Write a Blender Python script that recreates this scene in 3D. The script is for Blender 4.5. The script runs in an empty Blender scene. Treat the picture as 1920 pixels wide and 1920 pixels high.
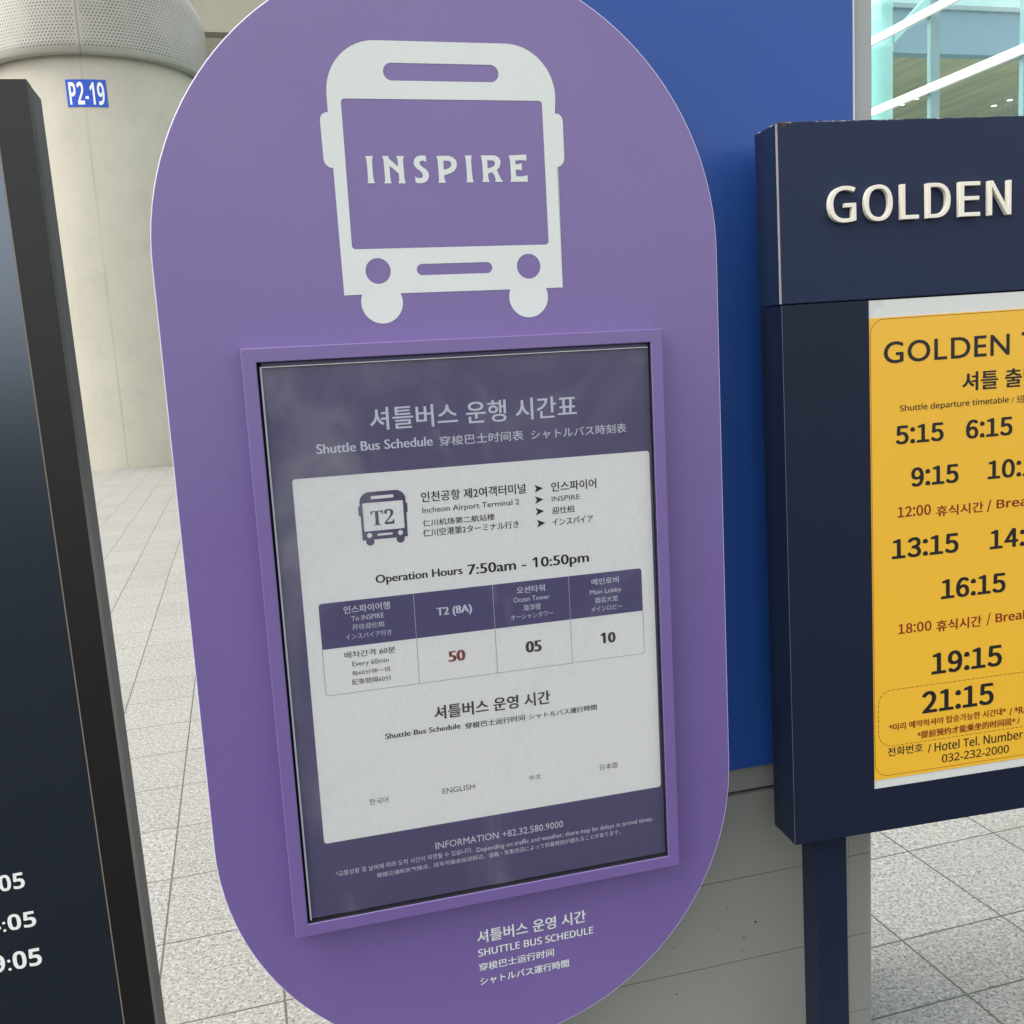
import bpy, bmesh, math, random
from mathutils import Vector, Matrix

random.seed(7)
sc = bpy.context.scene
col = sc.collection
R = math.radians

# ------------------------------------------------------------------ camera, light, exposure
cam = bpy.data.cameras.new('camera')
cam.sensor_width = 36
cam.lens = 34.75
cam.clip_start = 0.05
cam.clip_end = 2000
co = bpy.data.objects.new('camera', cam)
col.objects.link(co)
cx, cy, cz = (0.998125, -0.009021, -0.060545), (0.061214, 0.147097, 0.987226), (0.0, -0.989081, 0.147373)
co.matrix_world = Matrix(((cx[0], cy[0], cz[0], 0), (cx[1], cy[1], cz[1], 0), (cx[2], cy[2], cz[2], 1.5), (0, 0, 0, 1)))
sc.camera = co

SUN_EL, SUN_AZ = R(56), R(-98)          # azimuth measured clockwise from +Y
sun_dir = Vector((math.sin(SUN_AZ) * math.cos(SUN_EL), math.cos(SUN_AZ) * math.cos(SUN_EL), math.sin(SUN_EL)))
world = bpy.data.worlds.new('World')
sc.world = world
world.use_nodes = True
wn = world.node_tree
bg = wn.nodes['Background']
sky = wn.nodes.new('ShaderNodeTexSky')
sky.sky_type = 'NISHITA'
sky.sun_disc = False
sky.sun_elevation = SUN_EL
sky.sun_rotation = SUN_AZ
sky.air_density = 1.0
sky.dust_density = 3.0
hsv = wn.nodes.new('ShaderNodeHueSaturation')
hsv.inputs['Saturation'].default_value = 0.16
wn.links.new(sky.outputs[0], hsv.inputs['Color'])
wn.links.new(hsv.outputs[0], bg.inputs['Color'])
bg.inputs['Strength'].default_value = 0.15

sl = bpy.data.lights.new('sun', 'SUN')
sl.energy = 0.85
sl.angle = R(65)
sl.color = (1.0, 0.90, 0.74)
so = bpy.data.objects.new('sun', sl)
col.objects.link(so)
so.rotation_euler = sun_dir.to_track_quat('Z', 'Y').to_euler()
so.location = sun_dir * 60

sc.view_settings.view_transform = 'Standard'
sc.view_settings.look = 'None'
sc.view_settings.exposure = 1.5
sc.view_settings.gamma = 1.0

# ------------------------------------------------------------------ layout data (face plane: origin, right, up, normal; millimetres on the face)
PB = ([-0.0619, 1.5366, 1.0815], [0.9689, 0.24739, -0.00534], [0.00529, 0.00084, 0.99999], [0.24739, -0.96892, -0.00049])
PG = ([0.4702, 1.68, 1.5702], [0.98405, 0.17774, 0.00755], [-0.00671, -0.00536, 0.99996], [0.17777, -0.98406, -0.00409])
PL = ([-0.6161, 1.42, 1.3266], [0.97107, 0.23859, 0.01024], [-0.00988, -0.00273, 0.99995], [0.23861, -0.97112, -0.00029])
PW = ([0.7025, 1.9, 1.1311], [0.96946, 0.24519, -0.00549], [0.00534, 0.00128, 0.99998], [0.2452, -0.96947, -7e-05])
T_W = [
    ('C', '셔틀버스 운행 시간표', -149.4, 330.8, 332.1, 34.6, 0.03),
    ('O', 'Shuttle Bus Schedule', -232.8, 301.6, 178.3, 14.4, 0.06),
    ('C', '穿梭巴士时间表', -44.1, 299.5, 135.5, 15.5, 0.02),
    ('C', 'シャトルバス時刻表', 104.0, 298.8, 162.1, 15.6, 0.02),
]
T_TW = [
    ('C', '인스파이어행', -212.2, 50.9, 72.1, 12.3, 0.03),
    ('O', 'To INSPIRE', -201.2, 38.4, 50.2, 7.9, 0),
    ('C', '开往迎仕柏', -200.7, 24.0, 49.4, 8.8, 0),
    ('C', 'インスパイア行き', -212.2, 9.3, 71.7, 8.9, 0),
    ('O', 'T2 (8A)', -67.0, 31.1, 57.6, 12.6, 0.1),
    ('C', '오션타워', 66.1, 51.2, 47.6, 11.4, 0.03),
    ('O', 'Ocean Tower', 59.8, 37.5, 61.0, 8.1, 0),
    ('C', '海洋楼', 75.5, 21.6, 29.8, 10.4, 0),
    ('C', 'オーシャンタワー', 54.0, 8.3, 72.1, 9.3, 0),
    ('C', '메인로비', 194.3, 51.2, 47.6, 10.8, 0.03),
    ('O', 'Main Lobby', 190.7, 35.9, 55.2, 7.4, 0),
    ('C', '酒店大堂', 198.5, 20.5, 40.7, 9.2, 0),
    ('C', 'メインロビー', 191.6, 6.5, 54.4, 8.5, 0),
]
T_K = [
    ('C', '인천공항 제2여객터미널', -79.0, 213.9, 169.5, 16.5, 0.035),
    ('O', 'Incheon Airport Terminal 2', -78.4, 197.2, 157.1, 8.8, 0.01),
    ('C', '仁川机场第二航站楼', -79.2, 175.7, 116.0, 10.5, 0.02),
    ('C', '仁川空港第2ターミナル行き', -79.7, 159.3, 155.7, 12.2, 0.02),
    ('C', '인스파이어', 133.1, 212.4, 76.9, 15.8, 0.035),
    ('O', 'INSPIRE', 133.0, 196.7, 47.8, 8.3, 0),
    ('C', '迎仕柏', 132.3, 176.3, 38.1, 11.6, 0.02),
    ('C', 'インスパイア', 132.0, 157.1, 69.9, 11.6, 0.02),
    ('O', 'Operation Hours', -159.3, 94.0, 138.4, 12.8, 0.08),
    ('O', '7:50am - 10:50pm', -12.5, 91.6, 204.4, 16.9, 0.08),
    ('O', 'Shuttle Bus Schedule', -163.0, -160.0, 122.6, 8.8, 0.07),
    ('C', '穿梭巴士运行时间', -33.0, -163.0, 101.2, 10.4, 0.03),
    ('C', 'シャトルバス運行時間', 75.0, -162.9, 118.9, 9.8, 0.03),
]
T_K2 = [
    ('C', '배차간격 60분', -216.5, -20.2, 79.9, 10.4, 0.02),
    ('O', 'Every 60min', -205.3, -34.4, 56.9, 8.0, 0),
    ('C', '每60分钟一班', -206.9, -49.4, 60.4, 8.0, 0),
    ('C', '配車間隔60分', -208.0, -64.4, 61.6, 9.2, 0),
    ('O', '05', 75.9, -48.6, 27.5, 18.8, 0.14),
    ('O', '10', 205.7, -49.7, 27.0, 18.3, 0.14),
]
T_RED = [
    ('O', '50', -52.9, -47.1, 28.0, 17.4, 0.14),
]
T_K3 = [
    ('C', '셔틀버스 운영 시간', -82.1, -140.3, 195.6, 23.1, 0.06),
]
T_K4 = [
    ('C', '한국어', -196.1, -266.5, 30.0, 10.7, 0),
    ('O', 'ENGLISH', -77.3, -266.9, 53.9, 9.1, 0),
    ('C', '中文', 69.5, -268.6, 21.3, 9.3, 0),
    ('C', '日本語', 194.9, -270.6, 32.1, 10.4, 0),
]
T_F = [
    ('O', 'INFORMATION +82.32.580.9000', -95.0, -360.2, 219.7, 11.7, 0),
    ('C', '*교통상황 및 날씨에 따라 도착 시간이 지연될 수 있습니다.', -258.6, -376.6, 224.2, 9.1, 0),
    ('O', 'Depending on traffic and weather, there may be delays in arrival times.', -26.8, -377.7, 314.1, 7.9, 0),
    ('C', '根据交通和天气情况，班车可能会延迟抵达。', -193.8, -391.0, 180.7, 8.0, 0),
    ('C', '道路・気象状況によって到着時刻が遅れることがあります。', -6.9, -391.7, 233.9, 8.7, 0),
]
T_BW = [
    ('C', '셔틀버스 운영 시간', -31.5, -556.0, 196.3, 23.6, 0.045),
    ('M', 'SHUTTLE BUS SCHEDULE', -31.3, -579.8, 208.4, 13.2, 0.06),
    ('C', '穿梭巴士运行时间', -31.3, -607.2, 134.6, 14.7, 0.04),
    ('C', 'シャトルバス運行時間', -31.1, -633.6, 160.6, 14.8, 0.04),
]
T_GK = [
    ('G', 'GOLDEN', 186.3, -109.2, 242.4, 36.9, 0.035),
    ('G', 'T', 452.2, -110.0, 32.3, 38.2, 0.06),
    ('C', '셔틀 출발', 336.1, -167.3, 154.7, 33.5, 0.06),
    ('S', 'Shuttle departure timetable', 215.7, -193.2, 212.5, 10.5, 0.04),
    ('C', '/ 班次', 433.5, -196.4, 44.9, 14.2, 0),
    ('F', '5:15', 207.4, -250.5, 92.8, 32.2, 0.1),
    ('F', '6:15', 343.5, -251.4, 92.6, 33.1, 0.1),
    ('F', '9:15', 236.7, -327.6, 92.7, 33.8, 0.1),
    ('F', '10:15', 386.8, -327.7, 125.2, 33.3, 0.1),
    ('F', '13:15', 198.1, -454.2, 131.5, 35.8, 0.1),
    ('F', '14:15', 392.0, -456.3, 131.1, 34.8, 0.1),
    ('F', '16:15', 294.5, -538.0, 130.6, 36.3, 0.1),
    ('F', '19:15', 275.1, -677.3, 143.9, 40.4, 0.1),
    ('F', '21:15', 255.9, -749.3, 146.7, 41.7, 0.1),
    ('C', '전화번호', 186.4, -822.4, 71.0, 16.9, 0.03),
    ('S', '/ Hotel Tel. Number', 267.2, -826.0, 197.3, 17.6, 0.03),
    ('S', '032-232-2000', 296.2, -849.5, 138.9, 15.6, 0.03),
]
T_GR = [
    ('F', '12:00', 209.9, -380.3, 65.0, 18.8, 0.07),
    ('C', '휴식시간', 285.4, -385.9, 93.7, 19.3, 0.05),
    ('S', '/', 386.1, -386.4, 8.6, 21.4, 0.03),
    ('S', 'Break', 405.4, -382.3, 80.1, 16.5, 0.07),
    ('F', '18:00', 209.3, -593.1, 66.1, 18.2, 0.07),
    ('C', '휴식시간', 285.0, -597.9, 91.7, 21.0, 0.05),
    ('S', '/', 386.5, -597.6, 8.7, 23.2, 0),
    ('S', 'Break', 405.0, -594.0, 69.4, 17.2, 0.07),
    ('C', '*미리 예약하셔야 탑승가능한 시간대*', 189.9, -774.1, 238.5, 13.8, 0.05),
    ('C', '/ *Re', 435.5, -776.7, 38.1, 14.6, 0.05),
    ('C', '*提前预约才能乘坐的时间段* /', 246.3, -796.6, 210.7, 14.6, 0.05),
]
T_LT = [
    ('B', '05', -189.8, -554.1, 35.1, 25.3, 0),
    ('B', '4:05', -215.9, -617.8, 68.6, 25.1, 0),
    ('B', '9:05', -217.2, -681.2, 69.7, 28.3, 0),
]
T_T2 = [
    ('V', 'T2', -159.2, 185.1, 36.2, 23.6, 0),
]
LOGO = [[(-124.1, 738.6), (-111.9, 738.6), (-113.2, 735.4), (-113.8, 730.6), (-113.9, 722.5), (-113.9, 710.2), (-113.1, 704.0), (-111.7, 699.1), (-123.4, 699.2), (-121.9, 702.0), (-121.7, 707.5), (-121.7, 719.8), (-121.9, 728.6), (-122.4, 735.1)], [(-98.5, 738.6), (-88.5, 738.5), (-88.9, 735.3), (-82.2, 729.5), (-75.3, 722.8), (-75.0, 729.1), (-75.4, 734.6), (-77.1, 738.5), (-64.7, 738.5), (-66.6, 734.9), (-67.1, 728.4), (-66.8, 718.8), (-66.7, 707.8), (-66.2, 703.0), (-65.0, 698.7), (-76.7, 698.8), (-74.8, 702.3), (-74.6, 707.8), (-75.1, 713.3), (-82.9, 720.3), (-88.3, 724.4), (-88.0, 716.2), (-88.1, 707.9), (-87.7, 703.1), (-86.4, 698.9), (-97.9, 698.9), (-96.2, 702.5), (-96.1, 708.0), (-96.2, 719.0), (-96.3, 729.2), (-96.8, 734.7)], [(-31.7, 738.6), (-31.7, 729.3), (-34.8, 731.4), (-38.1, 731.8), (-41.1, 730.5), (-42.1, 728.0), (-41.1, 725.2), (-37.3, 722.1), (-32.5, 718.6), (-29.1, 713.8), (-28.7, 708.9), (-30.5, 704.1), (-34.4, 700.3), (-40.4, 698.7), (-46.2, 698.8), (-49.7, 699.9), (-50.3, 708.9), (-47.8, 707.0), (-43.5, 705.9), (-39.4, 706.9), (-37.8, 709.7), (-38.7, 713.1), (-42.0, 716.6), (-46.9, 720.1), (-50.2, 724.2), (-51.1, 729.0), (-49.9, 733.5), (-46.4, 737.3), (-41.2, 739.0), (-36.1, 739.2)], [(-15.6, 738.4), (-1.3, 738.8), (3.0, 738.7), (9.5, 736.6), (14.1, 732.8), (15.8, 727.2), (14.4, 721.0), (10.4, 715.8), (4.3, 712.7), (-5.2, 710.0), (-5.2, 705.3), (-4.3, 701.9), (-3.0, 699.0), (-14.9, 699.1), (-13.7, 702.5), (-13.6, 707.4), (-13.7, 720.6), (-13.8, 730.3), (-14.4, 735.1)], [(-5.3, 731.5), (2.6, 731.4), (6.1, 729.7), (7.2, 726.2), (5.7, 722.4), (1.8, 720.0), (-5.3, 717.8)], [(28.5, 739.0), (40.2, 739.1), (39.0, 736.2), (38.4, 731.3), (38.4, 722.9), (38.8, 710.3), (39.3, 704.0), (40.5, 699.3), (28.7, 699.4), (30.3, 703.4), (30.5, 709.0), (30.4, 722.2), (30.0, 731.3), (29.5, 736.2)], [(53.6, 739.1), (72.9, 739.2), (78.1, 738.5), (82.5, 735.7), (84.9, 731.1), (84.6, 726.2), (82.4, 721.3), (78.4, 717.1), (81.7, 709.3), (84.4, 703.7), (87.3, 699.7), (74.2, 699.8), (75.9, 703.0), (74.1, 708.7), (71.0, 714.0), (63.9, 712.2), (64.1, 707.3), (64.4, 703.8), (65.9, 699.7), (53.9, 699.8), (55.6, 703.2), (55.9, 708.8), (55.7, 720.7), (55.5, 729.8), (54.9, 736.1)], [(63.8, 731.8), (72.5, 731.7), (75.4, 729.8), (76.0, 726.9), (74.2, 723.4), (70.3, 721.4), (63.6, 719.6)], [(98.0, 739.0), (126.8, 740.2), (126.6, 730.3), (124.0, 731.6), (117.9, 731.9), (108.6, 731.4), (108.7, 725.8), (114.6, 726.1), (118.6, 727.8), (118.7, 716.2), (115.6, 717.6), (108.7, 717.5), (108.7, 707.7), (116.6, 707.5), (123.5, 708.2), (127.3, 709.7), (127.2, 699.6), (98.4, 699.6), (100.5, 703.5), (100.5, 709.9), (100.3, 722.6), (100.2, 731.1), (99.5, 736.0)]]
D = {'arrows': [(112.0, 219.8), (112.0, 201.6), (112.0, 182.7), (113.1, 163.1)], 'specks': [(-331.4, -722.3), (-350.1, -760.8), (-296.4, -792.4), (-300.8, -819.3), (-270.3, -763.9), (-447.8, -781.7), (-445.2, -882.2)]}
LETTERS = [('G', 84.2, 133.4), ('O', 148.8, 199.9), ('L', 215.5, 248.0), ('D', 262.8, 307.1), ('E', 323.6, 362.9), ('N', 379.1, 422.4)]

# ------------------------------------------------------------------ materials
def nt(name):
    m = bpy.data.materials.new(name)
    m.use_nodes = True
    t = m.node_tree
    return m, t, t.nodes['Principled BSDF']

class G:
    """small node-graph helper"""
    def __init__(s, t): s.t = t; s.coord = t.nodes.new('ShaderNodeTexCoord').outputs['Object']
    def n(s, ty, **k):
        nd = s.t.nodes.new(ty)
        for a, b in k.items(): setattr(nd, a, b)
        return nd
    def l(s, a, b): s.t.links.new(a, b)
    def put(s, sock, v):
        if hasattr(v, 'is_linked') or isinstance(v, bpy.types.NodeSocket): s.l(v, sock)
        else: sock.default_value = v
    def math(s, op, a, b=0.0, c=None, clamp=False):
        nd = s.n('ShaderNodeMath', operation=op, use_clamp=clamp)
        s.put(nd.inputs[0], a); s.put(nd.inputs[1], b)
        if c is not None: s.put(nd.inputs[2], c)
        return nd.outputs[0]
    def noise(s, scale, detail=3, rough=.55, vec=None, dist=0):
        nd = s.n('ShaderNodeTexNoise')
        nd.inputs['Scale'].default_value = scale; nd.inputs['Detail'].default_value = detail
        nd.inputs['Roughness'].default_value = rough; nd.inputs['Distortion'].default_value = dist
        s.l(vec if vec is not None else s.coord, nd.inputs['Vector'])
        return nd.outputs['Fac']
    def ramp(s, f, lo, hi, a=0.0, b=1.0):
        nd = s.n('ShaderNodeMapRange', clamp=True, interpolation_type='SMOOTHSTEP')
        s.l(f, nd.inputs['Value'])
        nd.inputs['From Min'].default_value = lo; nd.inputs['From Max'].default_value = hi
        nd.inputs['To Min'].default_value = a; nd.inputs['To Max'].default_value = b
        return nd.outputs[0]
    def mix(s, f, a, b, blend='MIX'):
        nd = s.n('ShaderNodeMix', data_type='RGBA', blend_type=blend)
        s.put(nd.inputs['Factor'], f)
        for k, v in (('A', a), ('B', b)):
            sk = [i for i in nd.inputs if i.name == k and i.type == 'RGBA'][0]
            if isinstance(v, tuple): sk.default_value = (v[0], v[1], v[2], 1)
            else: s.l(v, sk)
        return [o for o in nd.outputs if o.type == 'RGBA'][0]
    def map(s, loc=(0, 0, 0), rot=(0, 0, 0), scale=(1, 1, 1)):
        nd = s.n('ShaderNodeMapping')
        s.l(s.coord, nd.inputs[0])
        nd.inputs['Location'].default_value = loc; nd.inputs['Rotation'].default_value = rot; nd.inputs['Scale'].default_value = scale
        return nd.outputs[0]
    def xyz(s, v=None):
        nd = s.n('ShaderNodeSeparateXYZ'); s.l(v if v is not None else s.coord, nd.inputs[0]); return nd.outputs
    def comb(s, x, y, z=0.0):
        nd = s.n('ShaderNodeCombineXYZ')
        for i, v in enumerate((x, y, z)): s.put(nd.inputs[i], v)
        return nd.outputs[0]
    def bump(s, h, strength=.2, dist=.001):
        nd = s.n('ShaderNodeBump'); nd.inputs['Strength'].default_value = strength; nd.inputs['Distance'].default_value = dist
        s.l(h, nd.inputs['Height']); return nd.outputs[0]

def sc3(c, k): return (min(c[0] * k, 1), min(c[1] * k, 1), min(c[2] * k, 1))

def paint(name, c, rough=.45, spec=.5, var=.08, grain=.05, gs=450, bump=.15, patch=2.2, metal=0.0, coat=0.0, coat_rough=.1, rvar=.1, fleck=None, dirt=0.0):
    """painted or printed sheet: slow tone drift, powder-coat grain, optional flecks and dirt"""
    m, t, p = nt(name)
    g = G(t)
    f = g.noise(patch, 4, .6)
    base = g.mix(f, sc3(c, 1 - var), sc3(c, 1 + var))
    fine = g.noise(gs, 2, .6)
    base = g.mix(g.ramp(fine, .25, .75), base, g.mix(1.0, base, (1 + grain * 3,) * 3, 'MULTIPLY')) if grain else base
    if dirt:
        d = g.ramp(g.noise(9, 6, .7, dist=.6), .55, .8, 0, dirt)
        base = g.mix(d, base, sc3(c, .55))
    if fleck:
        k = g.ramp(g.noise(60, 2, .5), .77, .80)
        base = g.mix(g.math('MULTIPLY', k, g.ramp(g.noise(3.5, 2), .5, .6)), base, fleck)
    g.l(base, p.inputs['Base Color'])
    r = g.math('ADD', rough - rvar / 2, g.math('MULTIPLY', g.noise(6, 5, .65), rvar))
    g.l(r, p.inputs['Roughness'])
    p.inputs['Specular IOR Level'].default_value = spec
    p.inputs['Metallic'].default_value = metal
    p.inputs['Coat Weight'].default_value = coat
    p.inputs['Coat Roughness'].default_value = coat_rough
    if bump: g.l(g.bump(fine, bump, .0006), p.inputs['Normal'])
    return m

def flat(name, c, rough=.5, spec=.4, **k):
    return paint(name, c, rough, spec, var=k.pop('var', .05), grain=k.pop('grain', .04), bump=0, **k)

M = {}
M['purple'] = paint('purple_powder_coat', (.146, .094, .285), .41, 1.0, .06, .05, bump=.25, dirt=.14, rvar=.22, fleck=(.085, .05, .17))
M['lit_edge'] = paint('board_edge_highlight', (.62, .58, .74), .5, .4)  # pale colour paints the light caught by the board's rounded edge
M['white_vinyl'] = paint('white_vinyl', (.66, .70, .66), .5, .4, .04, .03, dirt=.12)
M['black_gap'] = flat('black_backing', (.012, .012, .016), .6)
M['poster_purple'] = flat('poster_purple_print', (.098, .088, .178), .38, .45, var=.10, dirt=.2)
M['poster_white'] = flat('poster_white_paper', (.84, .85, .81), .42, .4, var=.04)
M['table_purple'] = flat('table_header_print', (.090, .080, .185), .42, .4, var=.15)
M['lav_ink'] = flat('pale_ink', (.66, .66, .74), .45)
M['black_ink'] = flat('black_ink', (.012, .012, .012), .45)
M['grey_ink'] = flat('grey_ink', (.055, .052, .05), .45)
M['mid_ink'] = flat('soft_grey_ink', (.11, .105, .115), .45)
M['red_ink'] = flat('brown_red_ink', (.22, .055, .04), .45)
M['dark_red_ink'] = flat('dark_red_ink', (.215, .012, .008), .45)
M['icon_ink'] = flat('slate_purple_ink', (.085, .075, .145), .45)
M['acrylic_edge'] = flat('acrylic_edge', (.42, .46, .52), .3)
M['navy'] = paint('navy_powder_coat', (.0055, .0098, .0255), .5, .26, .12, .12, gs=520, bump=.45, fleck=(.4, .42, .45))
M['navy_side'] = M['navy']
M['cream_letter'] = paint('cream_letter_plastic', (.80, .76, .64), .42, .5, .03, .02)
M['backing_white'] = paint('grubby_white_board', (.60, .62, .58), .4, .5, .05, .04, dirt=.6)
M['edge_glint'] = paint('navy_edge_highlight', (.10, .12, .17), .5, .4)  # bevel highlight of the body edge, painted as lighter navy
M['worn_edge'] = paint('worn_bare_edge', (.27, .26, .25), .6, .4, .25, .15, dirt=.9)
M['bezel'] = paint('black_metal_bezel', (.0055, .0054, .0052), .40, .5, .2, .12, gs=380, bump=.3, fleck=(.35, .35, .34))
M['bezel_side'] = paint('grey_worn_side', (.042, .044, .045), .55, .5, .2, .12, fleck=(.3, .3, .3))
M['bronze_lip'] = flat('bronze_lip', (.20, .17, .13), .4)
M['board_face'] = paint('dark_satin_screen', (.0014, .0040, .0080), .19, .95, .1, .25, gs=700, bump=.08, rvar=.04)
M['board_face'].node_tree.nodes['Principled BSDF'].inputs['IOR'].default_value = 1.9
M['board_face'].node_tree.nodes['Principled BSDF'].inputs['Specular Tint'].default_value = (.74, .85, 1.0, 1)
M['white_ink'] = flat('white_ink', (.80, .80, .77), .5)
M['steel'] = paint('grey_steel', (.16, .17, .18), .4, .5, metal=.6)

def blue_mat():
    m, t, p = nt('blue_panel_vinyl'); g = G(t)
    f = g.noise(1.4, 4, .6)
    b = g.mix(f, (.0115, .064, .285), (.0150, .076, .325))
    fine = g.noise(420, 2, .6)
    b = g.mix(g.ramp(fine, .3, .7, 0, .35), b, g.mix(1.0, b, (1.25, 1.25, 1.2), 'MULTIPLY'))
    g.l(b, p.inputs['Base Color'])
    p.inputs['Roughness'].default_value = .46
    p.inputs['Specular IOR Level'].default_value = .48
    g.l(g.bump(fine, .3, .0006), p.inputs['Normal'])
    return m
M['blue'] = blue_mat()
M['clad'] = paint('grey_cladding', (.235, .240, .215), .5, .45, .05, .05, gs=300, bump=.2, dirt=.10)
M['post_grey'] = paint('light_grey_post', (.34, .35, .34), .5, .4, .04, .04)
M['white_trim'] = paint('white_trim', (.72, .72, .66), .5, .4, .05, .03, dirt=.3)

def concrete_mat():
    m, t, p = nt('fair_faced_concrete'); g = G(t)
    x, y, z = g.xyz()
    b = g.mix(g.noise(.9, 6, .62), (.40, .37, .295), (.56, .525, .43))
    st = g.map(scale=(1.6, 1.6, .22))
    b = g.mix(g.ramp(g.noise(2.2, 5, .65, vec=st), .50, .75, 0, .35), b, (.40, .385, .33))
    ang = g.math('ARCTAN2', y, x)
    d = g.math('ABSOLUTE', g.math('ADD', ang, g.math('ADD', R(76.4), g.math('MULTIPLY', g.noise(3, 3), .006))))
    line = g.math('MULTIPLY', g.ramp(d, .004, .013, 1, 0), g.ramp(g.noise(1.2, 3), .35, .6, .35, 1))
    b = g.mix(g.math('MULTIPLY', line, .45), b, (.28, .27, .235))
    pores = g.ramp(g.noise(14, 3, .7), .70, .76, 0, .25)
    b = g.mix(pores, b, (.3, .29, .26))
    b = g.mix(g.ramp(g.noise(2.6, 6, .68, dist=.8), .5, .72, 0, .32), b, (.36, .34, .29))
    g.l(b, p.inputs['Base Color'])
    p.inputs['Roughness'].default_value = .7
    g.l(g.bump(g.noise(20, 6, .7), .2, .01), p.inputs['Normal'])
    return m
M['concrete'] = concrete_mat()

def perf_mat():
    """perforated sheet: staggered rows of round holes, solid rim at the foot, seams between sheets"""
    m, t, p = nt('perforated_sheet'); g = G(t)
    x, y, z = g.xyz()
    s = g.math('MULTIPLY', g.math('ARCTAN2', y, x), 2.12)
    pit = .0620
    row = g.math('DIVIDE', z, pit * .87)
    ri = g.math('FLOOR', row)
    sh = g.math('MULTIPLY', g.math('MODULO', g.math('ABSOLUTE', ri), 2.0), .5)
    cu = g.math('SUBTRACT', g.math('FRACT', g.math('ADD', g.math('DIVIDE', s, pit), sh)), .5)
    cv = g.math('MULTIPLY', g.math('SUBTRACT', g.math('FRACT', row), .5), .87)
    d = g.math('SQRT', g.math('ADD', g.math('MULTIPLY', cu, cu), g.math('MULTIPLY', cv, cv)))
    hole = g.ramp(d, .20, .30, 1, 0)
    seam = g.math('ABSOLUTE', g.math('SUBTRACT', g.math('FRACT', g.math('DIVIDE', g.math('ADD', s, 2.12 * R(75.2) + 10 * 3.2), 3.2)), .5))
    solid = g.math('MAXIMUM', g.ramp(seam, .482, .484), g.ramp(z, 7.455, 7.46, 1, 0))
    hole = g.math('MULTIPLY', hole, g.math('SUBTRACT', 1.0, solid))
    hole = g.math('MULTIPLY', hole, g.ramp(g.noise(1.6, 2), .3, .62, .35, 1))
    b = g.mix(g.noise(1.5, 4), (.29, .275, .235), (.38, .365, .32))
    b = g.mix(g.ramp(seam, .4945, .4965), b, (.22, .215, .20))
    b = g.mix(hole, b, (.10, .095, .08))
    g.l(b, p.inputs['Base Color'])
    p.inputs['Metallic'].default_value = .25
    p.inputs['Roughness'].default_value = .42
    return m
M['perf'] = perf_mat()

def paving_mat():
    m, t, p = nt('granite_paving'); g = G(t)
    ang = R(15.3)
    x, y, z = g.xyz()
    ca, sa = math.cos(ang), math.sin(ang)
    u = g.math('ADD', g.math('MULTIPLY', x, ca), g.math('MULTIPLY', y, sa))
    v = g.math('ADD', g.math('MULTIPLY', x, -sa), g.math('MULTIPLY', y, ca))
    v = g.math('SUBTRACT', v, g.math('MULTIPLY', g.math('GREATER_THAN', u, .45), .052))
    PU, PV = .303, .3712
    uu = g.math('DIVIDE', g.math('SUBTRACT', u, .284), PU)
    vv = g.math('DIVIDE', g.math('SUBTRACT', v, 2.303), PV)
    du = g.math('MULTIPLY', g.math('SUBTRACT', .5, g.math('ABSOLUTE', g.math('SUBTRACT', g.math('FRACT', uu), .5))), PU)
    dv = g.math('MULTIPLY', g.math('SUBTRACT', .5, g.math('ABSOLUTE', g.math('SUBTRACT', g.math('FRACT', vv), .5))), PV)
    d = g.math('MINIMUM', du, dv)
    d = g.math('MINIMUM', d, g.math('ABSOLUTE', g.math('SUBTRACT', v, 1.700)))
    wob = g.math('MULTIPLY', g.math('SUBTRACT', g.noise(30, 3), .5), .0014)
    grout = g.ramp(g.math('ADD', d, wob), .0019, .0034, 1, 0)
    wn_ = g.n('ShaderNodeTexWhiteNoise', noise_dimensions='2D')
    g.l(g.comb(g.math('FLOOR', uu), g.math('FLOOR', vv)), wn_.inputs['Vector'])
    tile = wn_.outputs['Value']
    b = g.mix(tile, (.235, .233, .215), (.295, .292, .270))
    n1 = g.noise(135, 2, .55)
    n2 = g.noise(60, 3, .6)
    b = g.mix(g.ramp(n2, .40, .62, .0, .75), b, (.18, .18, .168))
    b = g.mix(g.ramp(n1, .565, .60, 0, .85), b, (.052, .053, .050))
    b = g.mix(g.ramp(g.noise(110, 2, .5), .57, .62, 0, .9), b, (.36, .36, .345))
    # foot traffic: smudges and dark scuffs
    b = g.mix(g.ramp(g.noise(1.7, 5, .65), .45, .75, 0, .30), b, (.26, .25, .22))
    sc_ = g.math('MULTIPLY', g.ramp(g.noise(11, 6, .75, dist=1.2), .60, .74), g.ramp(g.noise(2.3, 3), .46, .58))
    b = g.mix(g.math('MULTIPLY', sc_, .85), b, (.09, .09, .083))
    b = g.mix(g.math('MULTIPLY', grout, .95), b, (.055, .052, .04))
    g.l(b, p.inputs['Base Color'])
    g.l(g.ramp(n2, .3, .7, .38, .62), p.inputs['Roughness'])
    h = g.math('SUBTRACT', g.math('MULTIPLY', n1, .12), grout)
    g.l(g.bump(h, .35, .002), p.inputs['Normal'])
    return m
M['paving'] = paving_mat()

def asphalt_mat():
    m, t, p = nt('asphalt'); g = G(t)
    b = g.mix(g.noise(2, 5, .6), (.019, .019, .020), (.030, .030, .030))
    b = g.mix(g.ramp(g.noise(160, 2), .55, .7, 0, .5), b, (.06, .06, .06))
    g.l(b, p.inputs['Base Color'])
    p.inputs['Roughness'].default_value = .9
    p.inputs['Specular IOR Level'].default_value = .15
    return m
M['asphalt'] = asphalt_mat()

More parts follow.
